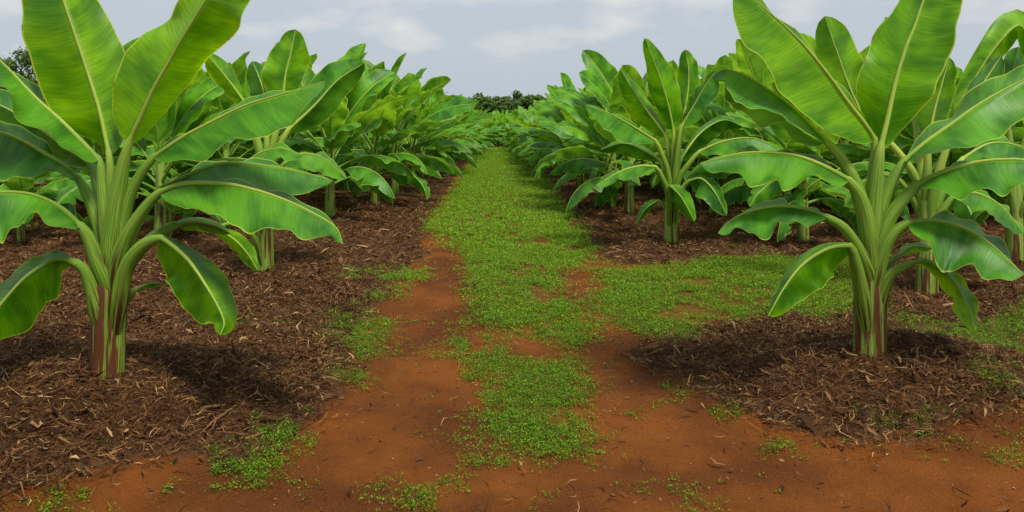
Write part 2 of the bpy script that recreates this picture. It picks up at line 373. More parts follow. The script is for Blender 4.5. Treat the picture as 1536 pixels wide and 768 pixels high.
def build_clover():
    Vs = []; Ms = []
    for n, y0, y1, sc in ((150000, 3.0, 7.2, 1.0), (160000, 5.6, 12.0, 1.45), (85000, 9.5, 36, 2.0)):
        if sc >= 2: Y = y0 + (y1 - y0) * rng.random(n) ** 1.3; X = rng.uniform(-2.8, 3.6, n)
        else: X, Y = sample_ground(n, y0, y1)
        g, mu = fields(X + rng.normal(0, .075, n), Y + rng.normal(0, .10, n))
        pat = fbm(X * 5.5, Y * 5.5, 77, 4) * .6 + fbm(X * 1.9, Y * 1.9, 78, 3) * .4
        pat = (pat - .5) * 1.7 + .5 + (vnoise(X * 13, Y * 13, 79) - .5) * .34
        thr = .97 - g * (.74 if sc >= 2 else .67)
        prob = np.clip((pat - thr + .12) * 4.0, 0, 1) * (g > 0)
        prob = np.where((g <= 0) & (pat > .72) & (Y < 12), .08, prob)
        prob = np.where((g <= 0) & (mu > .5), prob * .3, prob)
        fade = 1.0
        if sc > 1: a_, b_ = (5.6, 7.2) if sc < 2 else (9.5, 12.0); fade = fade * np.clip((Y - a_) / (b_ - a_), 0, 1)
        if sc < 2: a_, b_ = (5.6, 7.2) if sc <= 1 else (9.5, 12.0); fade = fade * np.clip((b_ - Y) / (b_ - a_), 0, 1)
        keep = rng.random(n) < prob * fade
        X, Y, pr = X[keep], Y[keep], prob[keep]
        m_ = rng.integers(4, 15, len(X)); tr_ = rng.uniform(.012, .030, len(X)) * sc          # each tuft: a low dome of leaflets
        vig = .35 + .9 * fbm(X * 4, Y * 4, 91) * pr
        ix = np.repeat(np.arange(len(X)), m_); n = len(ix); q1 = rng.uniform(0, 2 * np.pi, n); q2 = np.sqrt(rng.random(n))
        ox, oy = np.cos(q1) * q2 * tr_[ix], np.sin(q1) * q2 * tr_[ix]
        hh = (.004 + tr_[ix] * 1.5 * vig[ix] * (1.05 - q2 ** 2) * rng.uniform(.5, 1.1, n))
        Xo, Yo = X[ix] + ox, Y[ix] + oy
        S = rng.uniform(.0028, .0076, n) * sc * (1.25 if sc >= 2 else 1)
        a = q1 + rng.normal(0, .7, n); ti = rng.normal(.05, .45, n)
        d = np.stack([np.cos(a) * np.cos(ti), np.sin(a) * np.cos(ti), np.sin(ti)], 1)
        s = np.stack([-np.sin(a), np.cos(a), rng.normal(0, .45, n)], 1)
        C = np.stack([Xo, Yo, gz(Xo, Yo) + .003 + hh], 1)
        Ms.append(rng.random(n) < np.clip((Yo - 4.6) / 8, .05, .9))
        lg = (rng.random(n) < .14); L = np.where(lg, S * 4.5, S * 1.35); W = np.where(lg, S * .13, S * .55)
        d[lg, 2] = np.abs(rng.normal(.9, .4, lg.sum())); C[lg, 2] -= hh[lg] * .9
        Vs.append(np.stack([C - d * (L * .2)[:, None], C + d * (L * .35)[:, None] + s * W[:, None], C + d * L[:, None], C + d * (L * .35)[:, None] - s * W[:, None]], 1))
    V = np.concatenate(Vs); n = len(V); Q = np.arange(n * 4).reshape(-1, 4)
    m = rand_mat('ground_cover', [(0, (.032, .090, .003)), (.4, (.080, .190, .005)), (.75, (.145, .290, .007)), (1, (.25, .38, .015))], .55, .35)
    m2 = rand_mat('lit_ground_cover', [(0, (.080, .190, .008)), (.4, (.150, .320, .010)), (.75, (.230, .410, .014)), (1, (.34, .46, .03))], .55, .35)  # paler greens for the far cover: brighter light up the track painted in
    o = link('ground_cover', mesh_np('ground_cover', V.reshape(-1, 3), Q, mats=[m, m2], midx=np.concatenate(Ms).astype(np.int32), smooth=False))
    tag(o, 'low bright green clover and weeds creeping over the red soil', kind='stuff')
    print('clover', n)
build_clover()

def build_pebbles():
    Vs = []; n = 2200
    X, Y = sample_ground(n * 4, 3.2, 9); g, mu = fields(X, Y); k = (mu < .5) & (g < .5); X, Y = X[k][:n], Y[k][:n]; n = len(X)
    base = np.array([[1,0,0],[0,1,0],[-1,0,0],[0,-1,0],[0,0,.7],[0,0,-.5]], float)
    tri = np.array([[0,1,4],[1,2,4],[2,3,4],[3,0,4],[1,0,5],[2,1,5],[3,2,5],[0,3,5]])
    r = rng.lognormal(-5.85, .6, n)
    B = base[None] * (1 + rng.normal(0, .22, (n, 6, 3))); a = rng.uniform(0, 6.28, n)
    R = np.stack([np.stack([np.cos(a), -np.sin(a), 0 * a], 1), np.stack([np.sin(a), np.cos(a), 0 * a], 1), np.stack([0 * a, 0 * a, 1 + 0 * a], 1)], 1)
    V = np.einsum('nij,nkj->nki', R, B) * r[:, None, None] + np.stack([X, Y, gz(X, Y) + r * .2], 1)[:, None]
    T = (tri[None] + np.arange(n)[:, None, None] * 6).reshape(-1, 3)
    m = rand_mat('pebble', [(0, (.10, .035, .015)), (.6, (.20, .08, .035)), (.93, (.30, .16, .09)), (1, (.60, .55, .48))], .8)
    tag(link('soil_crumbs', mesh_np('soil_crumbs', V.reshape(-1, 3), T, mats=[m], smooth=False)), 'small soil crumbs and pebbles scattered on the bare red path', kind='stuff')
build_pebbles()

# ------------------------------------------------------------ leaf, stalk and stem geometry (arrays)
def grid_q(n, m, wrap=False):
    i = np.arange(n - 1)[:, None]; j = np.arange(m if wrap else m - 1)[None]; j2 = (j + 1) % m
    return np.stack(np.broadcast_arrays(i * m + j, i * m + j2, (i + 1) * m + j2, (i + 1) * m + j), -1).reshape(-1, 4)

def blade(M, A, B, nv, belly, ruf, seed, tears=0):
    """leaf blade lofted from edge A over midrib M to edge B"""
    n = len(M); r = np.random.default_rng(seed)
    T = np.gradient(M, axis=0); T /= np.linalg.norm(T, axis=1)[:, None] + 1e-9
    s = np.concatenate([[0], np.cumsum(np.linalg.norm(np.diff(M, axis=0), axis=1))])
    nrm = np.cross(T, B - A); nrm /= np.linalg.norm(nrm, axis=1)[:, None] + 1e-9
    Vv = np.concatenate([np.linspace(-1, 0, nv + 1), np.linspace(0, 1, nv + 1)[1:]])
    out = np.zeros((n, len(Vv), 3))
    u = np.linspace(0, 1, n); env = np.sin(np.pi * np.clip(u, 0, 1)) ** .5
    L = s[-1]
    wav = {}
    for sd in (-1, 1):
        ph = r.uniform(0, 10, 4); fr = r.uniform(.8, 1.25, 4) * np.array([5., 9., 15., 24.])
        wav[sd] = sum(a_ * np.sin(fr[k] * s / max(L, .3) * 1.6 + ph[k]) for k, a_ in enumerate((.45, .45, .30, .16)))
    cut = {-1: np.ones(n), 1: np.ones(n)}
    for _ in range(tears):
        i0 = int(r.integers(int(n * .3), n - 2)); cut[int(r.choice([-1, 1]))][i0] = r.uniform(.35, .8)
    for j, v in enumerate(Vv):
        sd = -1 if v < 0 else 1; E = A if v < 0 else B; E = M + (E - M) * ((1 + .08 * env * np.roll(wav[sd], 3)) * cut[sd])[:, None]; w = np.linalg.norm(E - M, axis=1); av = abs(v)
        off = (belly * w * 3.2 * av * (1 - av) + ruf * env * wav[sd] * av ** 2.2 * 1.7 * np.minimum(w / .12, 1))
        crease = -.018 * np.exp(-(av / .08)) if False else 0
        out[:, j] = M + (E - M) * av + nrm * (off + crease)[:, None]
    uv = np.stack(np.broadcast_arrays(s[:, None], (Vv[None] + 1) / 2), -1)
    return out.reshape(-1, 3), grid_q(n, len(Vv)), uv.reshape(-1, 2)

def tube(P, R, k, seed=0, lobes=0., flat=1.0, y0=0.):
    P = np.asarray(P, float); n = len(P); R = np.broadcast_to(R, (n,))
    T = np.gradient(P, axis=0); T /= np.linalg.norm(T, axis=1)[:, None] + 1e-9
    ref = np.array([0., 1., 0.]) if abs(T[0] @ np.array([0, 1., 0])) < .9 else np.array([1., 0, 0])
    V = np.zeros((n, k, 3)); a = np.linspace(0, 2 * np.pi, k, endpoint=False); r = np.random.default_rng(seed); ph = r.uniform(0, 6, 3)
    S = np.cross(T[0], ref); S /= np.linalg.norm(S)
    s = np.concatenate([[0], np.cumsum(np.linalg.norm(np.diff(P, axis=0), axis=1))])
    for i in range(n):
        S = S - T[i] * (S @ T[i]); S /= np.linalg.norm(S) + 1e-9; Bn = np.cross(T[i], S)
        rr = R[i] * (1 + lobes * (np.abs(((a * 1.5 + ph[0] + s[i] * .8) / np.pi) % 1 - .5) * 2 - .5) + lobes * .5 * np.sin(5 * a + ph[1]))
        V[i] = P[i] + (np.cos(a) * rr)[:, None] * S + (np.sin(a) * rr * flat)[:, None] * Bn
    uv = np.stack(np.broadcast_arrays(a[None] / (2 * np.pi), s[:, None] + y0), -1)
    return V.reshape(-1, 3), grid_q(n, k, True), uv.reshape(-1, 2)

def merge(parts):
    V, Q, U, Mi = [], [], [], []; o = 0
    for (v, q, u), mi in parts:
        V.append(v); Q.append(q + o); U.append(u); Mi.append(np.full(len(q), mi)); o += len(v)
    return np.concatenate(V), np.concatenate(Q), np.concatenate(U), np.concatenate(Mi)

def add_leaf(root, bl, st, old=False):
    """blade mesh named leaf with its stalk and midrib as sub-part"""
    lf = link('leaf', mesh_np('leaf', *bl[:2], uv=bl[2], mats=[M_OLD if old else M_LEAF]), root)
    link('midrib', mesh_np('midrib', *st[:2], uv=st[2], mats=[M_RIB]), lf)
    return lf

# ------------------------------------------------------------ plants drawn leaf by leaf
def P3(px, py, Y): return np.array([(px - VX) * Y / F, Y, H - (py - VY) * Y / F])

def traced_plant(base_px, base_py, zb, leaves, stem, label, group=None, name='banana_plant', seed=0, W=.29, ruf=.024, dens=60, young=(0, 1, 3)):
    zb = 0.
    for _ in range(12):
        Y0 = F * (H - zb) / (base_py - VY); zb = float(gz((base_px - VX) * Y0 / F, Y0)) + .01
    o3 = P3(base_px, base_py, Y0)
    root = bpy.data.objects.new(name, None); COL.objects.link(root); root.location = o3
    tag(root, label, 'banana plant', group)
    sp_, r_ = stem
    SP = np.array([P3(x, y, Y0) for x, y in sp_]); R = np.array(r_) * Y0 / F
    SP[0, 2] -= .06
    C, _ = spline(SP, 26, R[:, None])
    v, q, u = tube(C[:, :3] - o3, C[:, 3], 28, seed, .07)
    link('pseudostem', mesh_np('pseudostem', v, q, uv=u, mats=[M_STEM_OLD if len(leaves) > 10 and name == 'banana_plant' and seed < 8 else M_STEM]), root)
    for li, lf in enumerate(leaves):
        mid = np.array(lf['m'], float)
        if mid.shape[1] == 2: mid = np.hstack([mid, np.linspace(lf.get('y0', 0), lf.get('y1', 0), len(mid))[:, None]])
        a = np.array(lf.get('a', [4] * len(mid)), float); b = np.array(lf.get('b', [4] * len(mid)), float)
        a[0] = a[-1] = b[0] = b[-1] = 0
        wlf = lf.get('W', W); sa, sb = lf.get('da', 1), lf.get('db', 1)
        px = np.hstack([mid[:, :2], mid[:, 2:3] * 200])     # chord in px, with depth weighed in
        S, t = spline(px, dens, np.stack([a * np.abs(a), b * np.abs(b)], 1))
        S[:, 2] /= 200
        u_ = t / t[-1]; prof = np.clip(np.sin(np.pi * u_ ** .8), 0, 1) ** .5; prof[0] = prof[-1] = 0
        d2 = np.gradient(S[:, :2], axis=0); d2 /= np.linalg.norm(d2, axis=1)[:, None] + 1e-9
        L2 = np.stack([d2[:, 1], -d2[:, 0]], 1)
        Mi = np.array([P3(S[i, 0], S[i, 1], Y0 + S[i, 2]) for i in range(dens)])
        E = []
        for col, sg, sd in ((3, 1, sa), (4, -1, sb)):
            w = np.sign(S[:, col]) * np.sqrt(np.abs(S[:, col])); w[0] = w[-1] = 0
            vis = np.abs(w) * Y0 / F; dep = sd * np.sqrt(np.maximum(0, (wlf * prof) ** 2 - vis ** 2))
            e = np.array([P3(S[i, 0] + sg * L2[i, 0] * w[i], S[i, 1] + sg * L2[i, 1] * w[i], Y0 + S[i, 2] + dep[i]) for i in range(dens)])
            E.append(e)
        bl = blade(Mi - o3, E[0] - o3, E[1] - o3, 7, lf.get('belly', .10), lf.get('ruf', ruf), seed * 31 + li)
        pet = np.array(lf['p'], float)
        if pet.shape[1] == 2: pet = np.hstack([pet, np.linspace(lf.get('p0', lf.get('y0', 0) * .2), mid[0, 2], len(pet))[:, None]])
        pr = np.array(lf.get('r', np.linspace(13, 6, len(pet))), float); pr = pr * .84; pr[0] *= .48; pr[1] *= .92
        PP = np.array([P3(x, y, Y0 + d) for x, y, d in pet])
        n_p = 16; Cp, _ = spline(PP, n_p, pr[:, None] * Y0 / F)
        rib = Mi[2:]; rr = .0015 + (Cp[-1, 3] * .55) * (1 - np.linspace(0, 1, len(rib))) ** 1.1
        P = np.vstack([Cp[:-1, :3], Mi[1:2] , rib]); R2 = np.concatenate([Cp[:-1, 3], [Cp[-1, 3] * .9], rr])
        st = tube(P - o3, R2, 10, li, .03)
        add_leaf(root, bl, st, li not in young)
    return root

HL = [ # left foreground plant
 dict(m=[(164,234),(158,205),(149,165),(132,110),(112,50),(95,0),(80,-55),(72,-95)], a=[0,22,68,74,76,66,42,0], b=[0,28,44,62,58,46,32,0], y0=0, y1=.15, p=[(162,470),(163,400),(166,320),(165,234)], r=[18,16,10,6], W=.31),
 dict(m=[(192,216),(213,172),(232,130),(258,85),(272,60),(290,30),(312,-5),(345,-50),(362,-85)], a=[0,48,63,60,40,31,38,34,0], b=[0,26,40,42,48,62,66,44,0], y0=-.08, y1=-.35, p=[(164,450),(166,380),(174,310),(183,255),(192,216)], r=[20,20,16,12,7], W=.29),
 dict(m=[(229,237),(269,209),(313,185),(368,158),(423,141),(460,131),(488,122)], a=[0,4,4,4,4,3,0], b=[0,34,48,52,45,20,0], y0=-.05, y1=-.30, db=-1, p=[(172,430),(178,370),(192,300),(210,263),(229,237)], r=[20,16,11,9,7]),
 dict(m=[(238,284),(298,255),(338,244),(388,247),(447,256),(499,271)], a=[0,3,3,3,3,0], b=[0,32,38,40,30,0], y0=.1, y1=.35, db=-1, p=[(172,440),(184,385),(205,335),(238,284)], r=[16,14,10,6]),
 dict(m=[(237,289),(274,276),(328,275),(363,280),(417,296),(467,318),(505,342),(514,366)], a=[0,3,4,4,4,4,3,0], b=[0,42,54,50,48,38,22,0], y0=-.12, y1=-.45, db=-1, p=[(170,450),(176,400),(188,360),(212,320),(237,289)], r=[19,18,14,11,8], ruf=.036),
 dict(m=[(240,355),(263,372),(284,392),(308,427),(328,462),(336,485),(330,503)], a=[0,12,20,32,26,16,0], b=[0,33,44,48,38,22,0], y0=-.15, y1=-.45, p=[(172,500),(178,455),(190,400),(214,368),(240,355)], r=[20,17,13,11,7], W=.22, da=1, db=1),
 dict(m=[(262,337),(290,332),(322,338),(345,350)], a=[0,6,6,0], b=[0,14,12,0], y0=.1, y1=.7, p=[(178,470),(190,405),(225,360),(262,337)], r=[15,13,11,9]),
 dict(m=[(203,434),(225,426),(247,427)], a=[0,3,0], b=[0,6,0], y0=.05, y1=.3, W=.07, p=[(170,520),(182,460),(203,434)], r=[14,10,5]),
 dict(m=[(107,391),(85,389),(66,397),(36,418),(0,458),(-30,500),(-45,530)], a=[0,26,48,55,50,30,0], b=[0,13,14,20,25,20,0], y0=-.12, y1=-.45, p=[(156,510),(148,470),(137,430),(124,402),(107,391)], r=[20,17,12,9,7], W=.27),
 dict(m=[(122,340),(91,312),(55,294),(18,288),(-20,291),(-60,305),(-90,330)], a=[0,26,46,58,58,42,0], b=[0,3,4,4,4,4,0], y0=-.1, y1=-.35, da=-1, p=[(168,455),(160,420),(146,390),(132,355),(122,340)], r=[20,18,14,11,8], ruf=.034),
 dict(m=[(118,268),(92,244),(69,231),(36,211),(0,197),(-40,190),(-80,200)], a=[0,22,44,58,56,38,0], b=[0,5,10,14,15,10,0], y0=.12, y1=.3, da=-1, p=[(162,430),(152,350),(135,300),(118,268)], r=[18,14,11,7]),
 dict(m=[(150,240),(120,209),(91,180),(63,155),(40,132),(15,105),(-12,78),(-50,30)], a=[0,24,38,42,30,30,26,0], b=[0,3,3,3,3,3,3,0], y0=.02, y1=.1, da=-1, p=[(166,430),(163,360),(158,300),(150,240)], r=[20,18,14,7]),
 dict(m=[(138,248),(100,222),(55,190),(5,160),(-50,140)], a=[0,26,42,42,0], b=[0,14,24,26,0], y0=.35, y1=.7, p=[(162,400),(154,320),(138,248)], r=[14,11,7]),
]
HR = [ # right foreground plant
 dict(m=[(1314,212),(1298,187),(1274,156),(1243,113),(1208,70),(1177,39),(1134,0),(1098,-50)], a=[0,40,62,71,65,57,38,0], b=[0,4,5,5,6,7,8,0], y0=.0, y1=-.25, da=-1, p=[(1303,430),(1302,370),(1306,290),(1314,212)], r=[18,14,10,7], W=.30),
 dict(m=[(1320,224),(1331,180),(1342,129),(1358,74),(1372,39),(1385,0),(1402,-50),(1414,-90)], a=[0,36,60,52,43,32,30,0], b=[0,30,58,66,63,60,44,0], y0=-.04, y1=.1, p=[(1306,440),(1308,370),(1312,300),(1320,224)], r=[20,18,14,8], W=.30),
 dict(m=[(1240,212),(1212,184),(1188,160),(1157,137),(1118,113),(1085,104),(1067,117)], a=[0,18,23,33,33,22,0], b=[0,-36,-44,-52,-46,-28,0], y0=.0, y1=-.1, da=-1, db=1, p=[(1308,430),(1303,350),(1284,280),(1262,238),(1240,212)], r=[20,17,13,10,7]),
 dict(m=[(1275,271),(1235,249),(1196,234),(1157,229),(1118,229),(1079,236),(1050,245)], a=[0,30,40,46,42,31,0], b=[0,3,4,4,4,3,0], y0=-.08, y1=-.3, da=-1, p=[(1306,450),(1306,390),(1300,335),(1290,297),(1275,271)], r=[21,19,16,13,8], ruf=.036),
 dict(m=[(1241,326),(1213,315),(1172,309),(1130,315),(1100,328),(1077,350)], a=[0,22,32,35,24,0], b=[0,4,4,4,3,0], y0=-.1, y1=-.3, da=-1, p=[(1308,455),(1304,410),(1288,375),(1266,342),(1241,326)], r=[19,14,11,9,7]),
 dict(m=[(1277,368),(1242,373),(1205,396),(1176,432),(1152,474)], a=[0,36,46,34,0], b=[0,9,13,10,0], y0=-.2, y1=-.4, p=[(1300,500),(1294,450),(1286,405),(1277,368)], r=[19,15,11,7], W=.20),
 dict(m=[(1376,277),(1409,260),(1452,246),(1491,240),(1536,240),(1580,250),(1620,278)], a=[0,3,4,4,4,4,0], b=[0,30,44,44,46,38,0], y0=-.08, y1=-.35, db=-1, p=[(1310,430),(1316,375),(1332,330),(1352,302),(1376,277)], r=[20,17,13,11,8], ruf=.036),
 dict(m=[(1355,242),(1390,212),(1428,185),(1467,157),(1505,135),(1545,116),(1595,100)], a=[0,14,18,16,20,20,0], b=[0,16,38,56,60,52,0], y0=.0, y1=.1, db=-1, p=[(1306,420),(1312,350),(1326,300),(1340,268),(1355,242)], r=[20,16,12,9,7], W=.31, ruf=.032),
 dict(m=[(1361,334),(1401,331),(1447,342),(1484,365),(1513,390),(1536,412)], a=[0,5,10,14,10,0], b=[0,44,62,58,38,0], y0=-.1, y1=-.4, da=1, db=-1, p=[(1311,470),(1314,420),(1324,378),(1340,350),(1361,334)], r=[20,16,12,10,8], ruf=.036),
 dict(m=[(1363,396),(1388,392),(1413,406),(1434,427),(1451,457),(1463,496)], a=[0,5,8,13,13,0], b=[0,8,15,21,22,0], y0=-.1, y1=-.3, W=.12, p=[(1313,500),(1320,450),(1336,412),(1363,396)], r=[18,13,9,6]),
 dict(m=[(1345,384),(1368,370),(1398,372)], a=[0,6,0], b=[0,10,0], y0=.15, y1=.5, W=.1, p=[(1312,460),(1325,410),(1345,384)], r=[12,8,5]),
]
HL_o = traced_plant(160, 558, .14, HL, ([(160,566),(161,520),(163,470),(164,420),(165,380)], [25,24,24,22,14]),
    'large banana plant in the left foreground on a brown mulch mound', 'foreground banana plants', seed=3, young=(0, 1, 5, 8))
HR_o = traced_plant(1305, 525, .14, HR, ([(1305,533),(1305,490),(1305,450),(1306,410),(1307,375)], [24,23,23,20,13]),
    'large banana plant in the right foreground on a brown mulch mound', 'foreground banana plants', seed=5, young=(0, 1, 5, 9))

P2 = [
 dict(m=[(1011,197),(1003,160),(993,125),(981,92),(967,57)], a=[0,18,22,14,0], b=[0,20,24,16,0], y0=0, y1=-.1, p=[(1008,320),(1009,260),(1011,197)], r=[8,6,3]),
 dict(m=[(1027,168),(1032,135),(1033,105),(1028,74)], a=[0,13,17,0], b=[0,16,15,0], y0=.1, y1=.2, p=[(1009,320),(1014,250),(1027,168)], r=[8,6,3]),
 dict(m=[(985,212),(950,190),(914,170),(878,157)], a=[0,26,22,0], b=[0,4,4,0], y0=-.1, y1=-.5, da=-1, p=[(1006,320),(1002,260),(985,212)], r=[8,6,4]),
 dict(m=[(1000,205),(970,165),(948,132),(931,104)], a=[0,22,20,0], b=[0,10,9,0], y0=.1, y1=.3, p=[(1006,320),(1006,260),(1000,205)], r=[8,6,4]),
 dict(m=[(1022,190),(1040,160),(1058,128),(1074,106)], a=[0,9,9,0], b=[0,20,20,0], y0=-.1, y1=-.3, db=-1, p=[(1009,320),(1013,260),(1022,190)], r=[8,6,4]),
 dict(m=[(985,250),(960,249),(930,257),(894,278)], a=[0,15,15,0], b=[0,4,4,0], y0=-.2, y1=-.6, da=-1, p=[(1004,345),(1002,290),(985,250)], r=[8,6,4]),
 dict(m=[(1031,272),(1052,268),(1072,288),(1090,323)], a=[0,6,10,0], b=[0,22,22,0], y0=-.2, y1=-.5, W=.2, p=[(1010,345),(1014,300),(1031,272)], r=[8,6,4]),
 dict(m=[(1005,278),(1022,296),(1042,332)], a=[0,13,0], b=[0,15,0], y0=-.3, y1=-.5, W=.2, p=[(1006,340),(1004,300),(1005,278)], r=[8,6,4]),
 dict(m=[(1047,228),(1085,212),(1130,207),(1172,224)], a=[0,3,3,0], b=[0,19,20,0], y0=-.2, y1=-.4, db=-1, p=[(1009,330),(1018,270),(1047,228)], r=[8,6,4]),
 dict(m=[(988,300),(970,312),(955,335)], a=[0,7,0], b=[0,7,0], y0=.1, y1=.1, W=.12, p=[(1004,350),(1000,315),(988,300)], r=[7,5,3]),
 dict(m=[(1020,240),(1050,200),(1085,180),(1115,190)], a=[0,6,6,0], b=[0,20,18,0], y0=.2, y1=.6, p=[(1009,320),(1012,270),(1020,240)], r=[8,6,4]),
 dict(m=[(990,240),(965,225),(935,215),(900,225)], a=[0,16,16,0], b=[0,5,5,0], y0=.3, y1=.9, p=[(1006,320),(1002,270),(990,240)], r=[8,6,4]),
]
traced_plant(1007, 362, .05, P2, ([(1007,366),(1007,335),(1008,300),(1008,270)], [11.5,11,10,7]),
    'banana plant right of the track with tall slim upright leaf, behind open mulch', 'banana plants in the field', seed=9, W=.27, dens=32)
P1 = [
 dict(m=[(424,152),(428,115),(436,80),(443,44)], a=[0,36,28,0], b=[0,28,27,0], y0=.0, y1=.1, p=[(400,330),(404,250),(424,152)], r=[10,8,4]),
 dict(m=[(375,165),(350,130),(328,102),(307,78)], a=[0,16,17,0], b=[0,12,14,0], y0=0, y1=-.1, p=[(398,330),(392,240),(375,165)], r=[10,8,4]),
 dict(m=[(430,197),(470,160),(507,120),(547,94)], a=[0,26,28,0], b=[0,28,26,0], y0=.0, y1=.2, p=[(400,330),(408,250),(430,197)], r=[10,8,5]),
 dict(m=[(322,343),(350,358),(371,380),(387,406)], a=[0,12,12,0], b=[0,12,13,0], y0=-.3, y1=-.4, W=.15, p=[(394,400),(380,355),(350,335),(322,343)], r=[8,6,4,3]),
 dict(m=[(350,265),(385,232),(420,222),(455,232)], a=[0,3,3,0], b=[0,22,20,0], y0=-.2, y1=-.4, db=-1, p=[(396,360),(384,300),(350,265)], r=[9,7,4]),
 dict(m=[(380,200),(345,190),(310,205),(285,235)], a=[0,24,22,0], b=[0,5,5,0], y0=.2, y1=.4, da=-1, p=[(396,330),(392,250),(380,200)], r=[9,7,4]),
 dict(m=[(425,245),(455,230),(490,240),(520,268)], a=[0,5,5,0], b=[0,24,22,0], y0=.0, y1=.3, db=-1, p=[(400,340),(408,280),(425,245)], r=[9,7,4]),
 dict(m=[(400,180),(398,150),(390,120),(378,92)], a=[0,18,20,0], b=[0,18,18,0], y0=.25, y1=.4, p=[(399,330),(400,250),(400,180)], r=[9,7,4]),
]
traced_plant(398, 405, .05, P1, ([(398,410),(398,370),(399,320),(400,280)], [12.5,12,11,8]),
    'banana plant behind and right of the left foreground plant, bare stem under its leaves', 'banana plants in the field', seed=12, W=.27, dens=32)

PC = [
 dict(m=[(1300,188),(1275,132),(1255,76),(1237,24)], a=[0,42,34,0], b=[0,20,32,0], y0=.1, y1=.2, p=[(1390,390),(1378,280),(1340,220),(1300,188)], r=[12,9,6,4]),
 dict(m=[(1392,215),(1402,165),(1414,122),(1425,86)], a=[0,26,25,0], b=[0,22,20,0], y0=0, y1=.1, p=[(1391,390),(1390,290),(1392,215)], r=[12,9,5]),
 dict(m=[(1425,205),(1455,160),(1478,120),(1502,84)], a=[0,14,14,0], b=[0,28,26,0], y0=-.1, y1=.1, p=[(1392,400),(1400,290),(1425,205)], r=[12,9,5]),
 dict(m=[(1352,270),(1322,262),(1292,276),(1266,310)], a=[0,26,24,0], b=[0,4,4,0], y0=.1, y1=.3, da=-1, p=[(1389,400),(1380,320),(1352,270)], r=[12,9,5]),
 dict(m=[(1432,292),(1465,290),(1500,308),(1536,350)], a=[0,5,5,0], b=[0,24,22,0], y0=-.1, y1=-.2, db=-1, p=[(1392,410),(1406,330),(1432,292)], r=[12,9,5]),
 dict(m=[(1375,205),(1362,150),(1352,105),(1346,66)], a=[0,22,22,0], b=[0,22,20,0], y0=.3, y1=.5, p=[(1390,390),(1386,290),(1375,205)], r=[12,9,5]),
 dict(m=[(1412,345),(1432,352),(1448,385)], a=[0,9,0], b=[0,13,0], y0=.2, y1=.3, W=.15, p=[(1391,420),(1398,370),(1412,345)], r=[10,7,4]),
 dict(m=[(1440,240),(1485,215),(1530,220),(1570,250)], a=[0,5,5,0], b=[0,26,24,0], y0=.2, y1=.4, db=-1, p=[(1392,400),(1408,300),(1440,240)], r=[12,9,5]),
]
traced_plant(1390, 440, .05, PC, ([(1390,445),(1390,410),(1391,350),(1391,300)], [16,15,13,9]),
    'banana plant standing directly behind and right of the right foreground plant', 'banana plants in the field', seed=14, W=.27, dens=32)
PR = [
 dict(m=[(1552,160),(1550,85),(1530,38),(1500,62),(1468,108),(1432,164)], a=[0,18,16,18,18,0], b=[0,18,24,28,20,0], y0=0, y1=-.2, p=[(1523,330),(1532,240),(1552,160)], r=[10,7,4]),
 dict(m=[(1500,255),(1470,262),(1445,285)], a=[0,16,0], b=[0,8,0], y0=-.1, y1=-.3, p=[(1521,350),(1515,290),(1500,255)], r=[9,6,4]),
 dict(m=[(1515,200),(1510,150),(1520,105),(1528,70)], a=[0,20,22,0], b=[0,20,20,0], y0=.2, y1=.3, p=[(1522,340),(1520,270),(1515,200)], r=[10,7,4]),
 dict(m=[(1548,240),(1580,220),(1620,240)], a=[0,5,0], b=[0,22,0], y0=.1, y1=.3, p=[(1523,340),(1532,280),(1548,240)], r=[10,7,4]),
 dict(m=[(1492,310),(1468,322),(1452,350)], a=[0,14,0], b=[0,8,0], y0=.1, y1=.2, p=[(1521,360),(1510,325),(1492,310)], r=[9,6,4]),
 dict(m=[(1540,300),(1565,310),(1585,345)], a=[0,5,0], b=[0,16,0], y0=-.1, y1=-.2, p=[(1523,360),(1530,320),(1540,300)], r=[9,6,4]),
]
traced_plant(1522, 392, .05, PR, ([(1522,396),(1522,360),(1522,310),(1522,275)], [12,12,11,8]),
    'banana plant cut by the right edge of the view, one leaf bent over', 'banana plants in the field', seed=15, W=.27, dens=32)

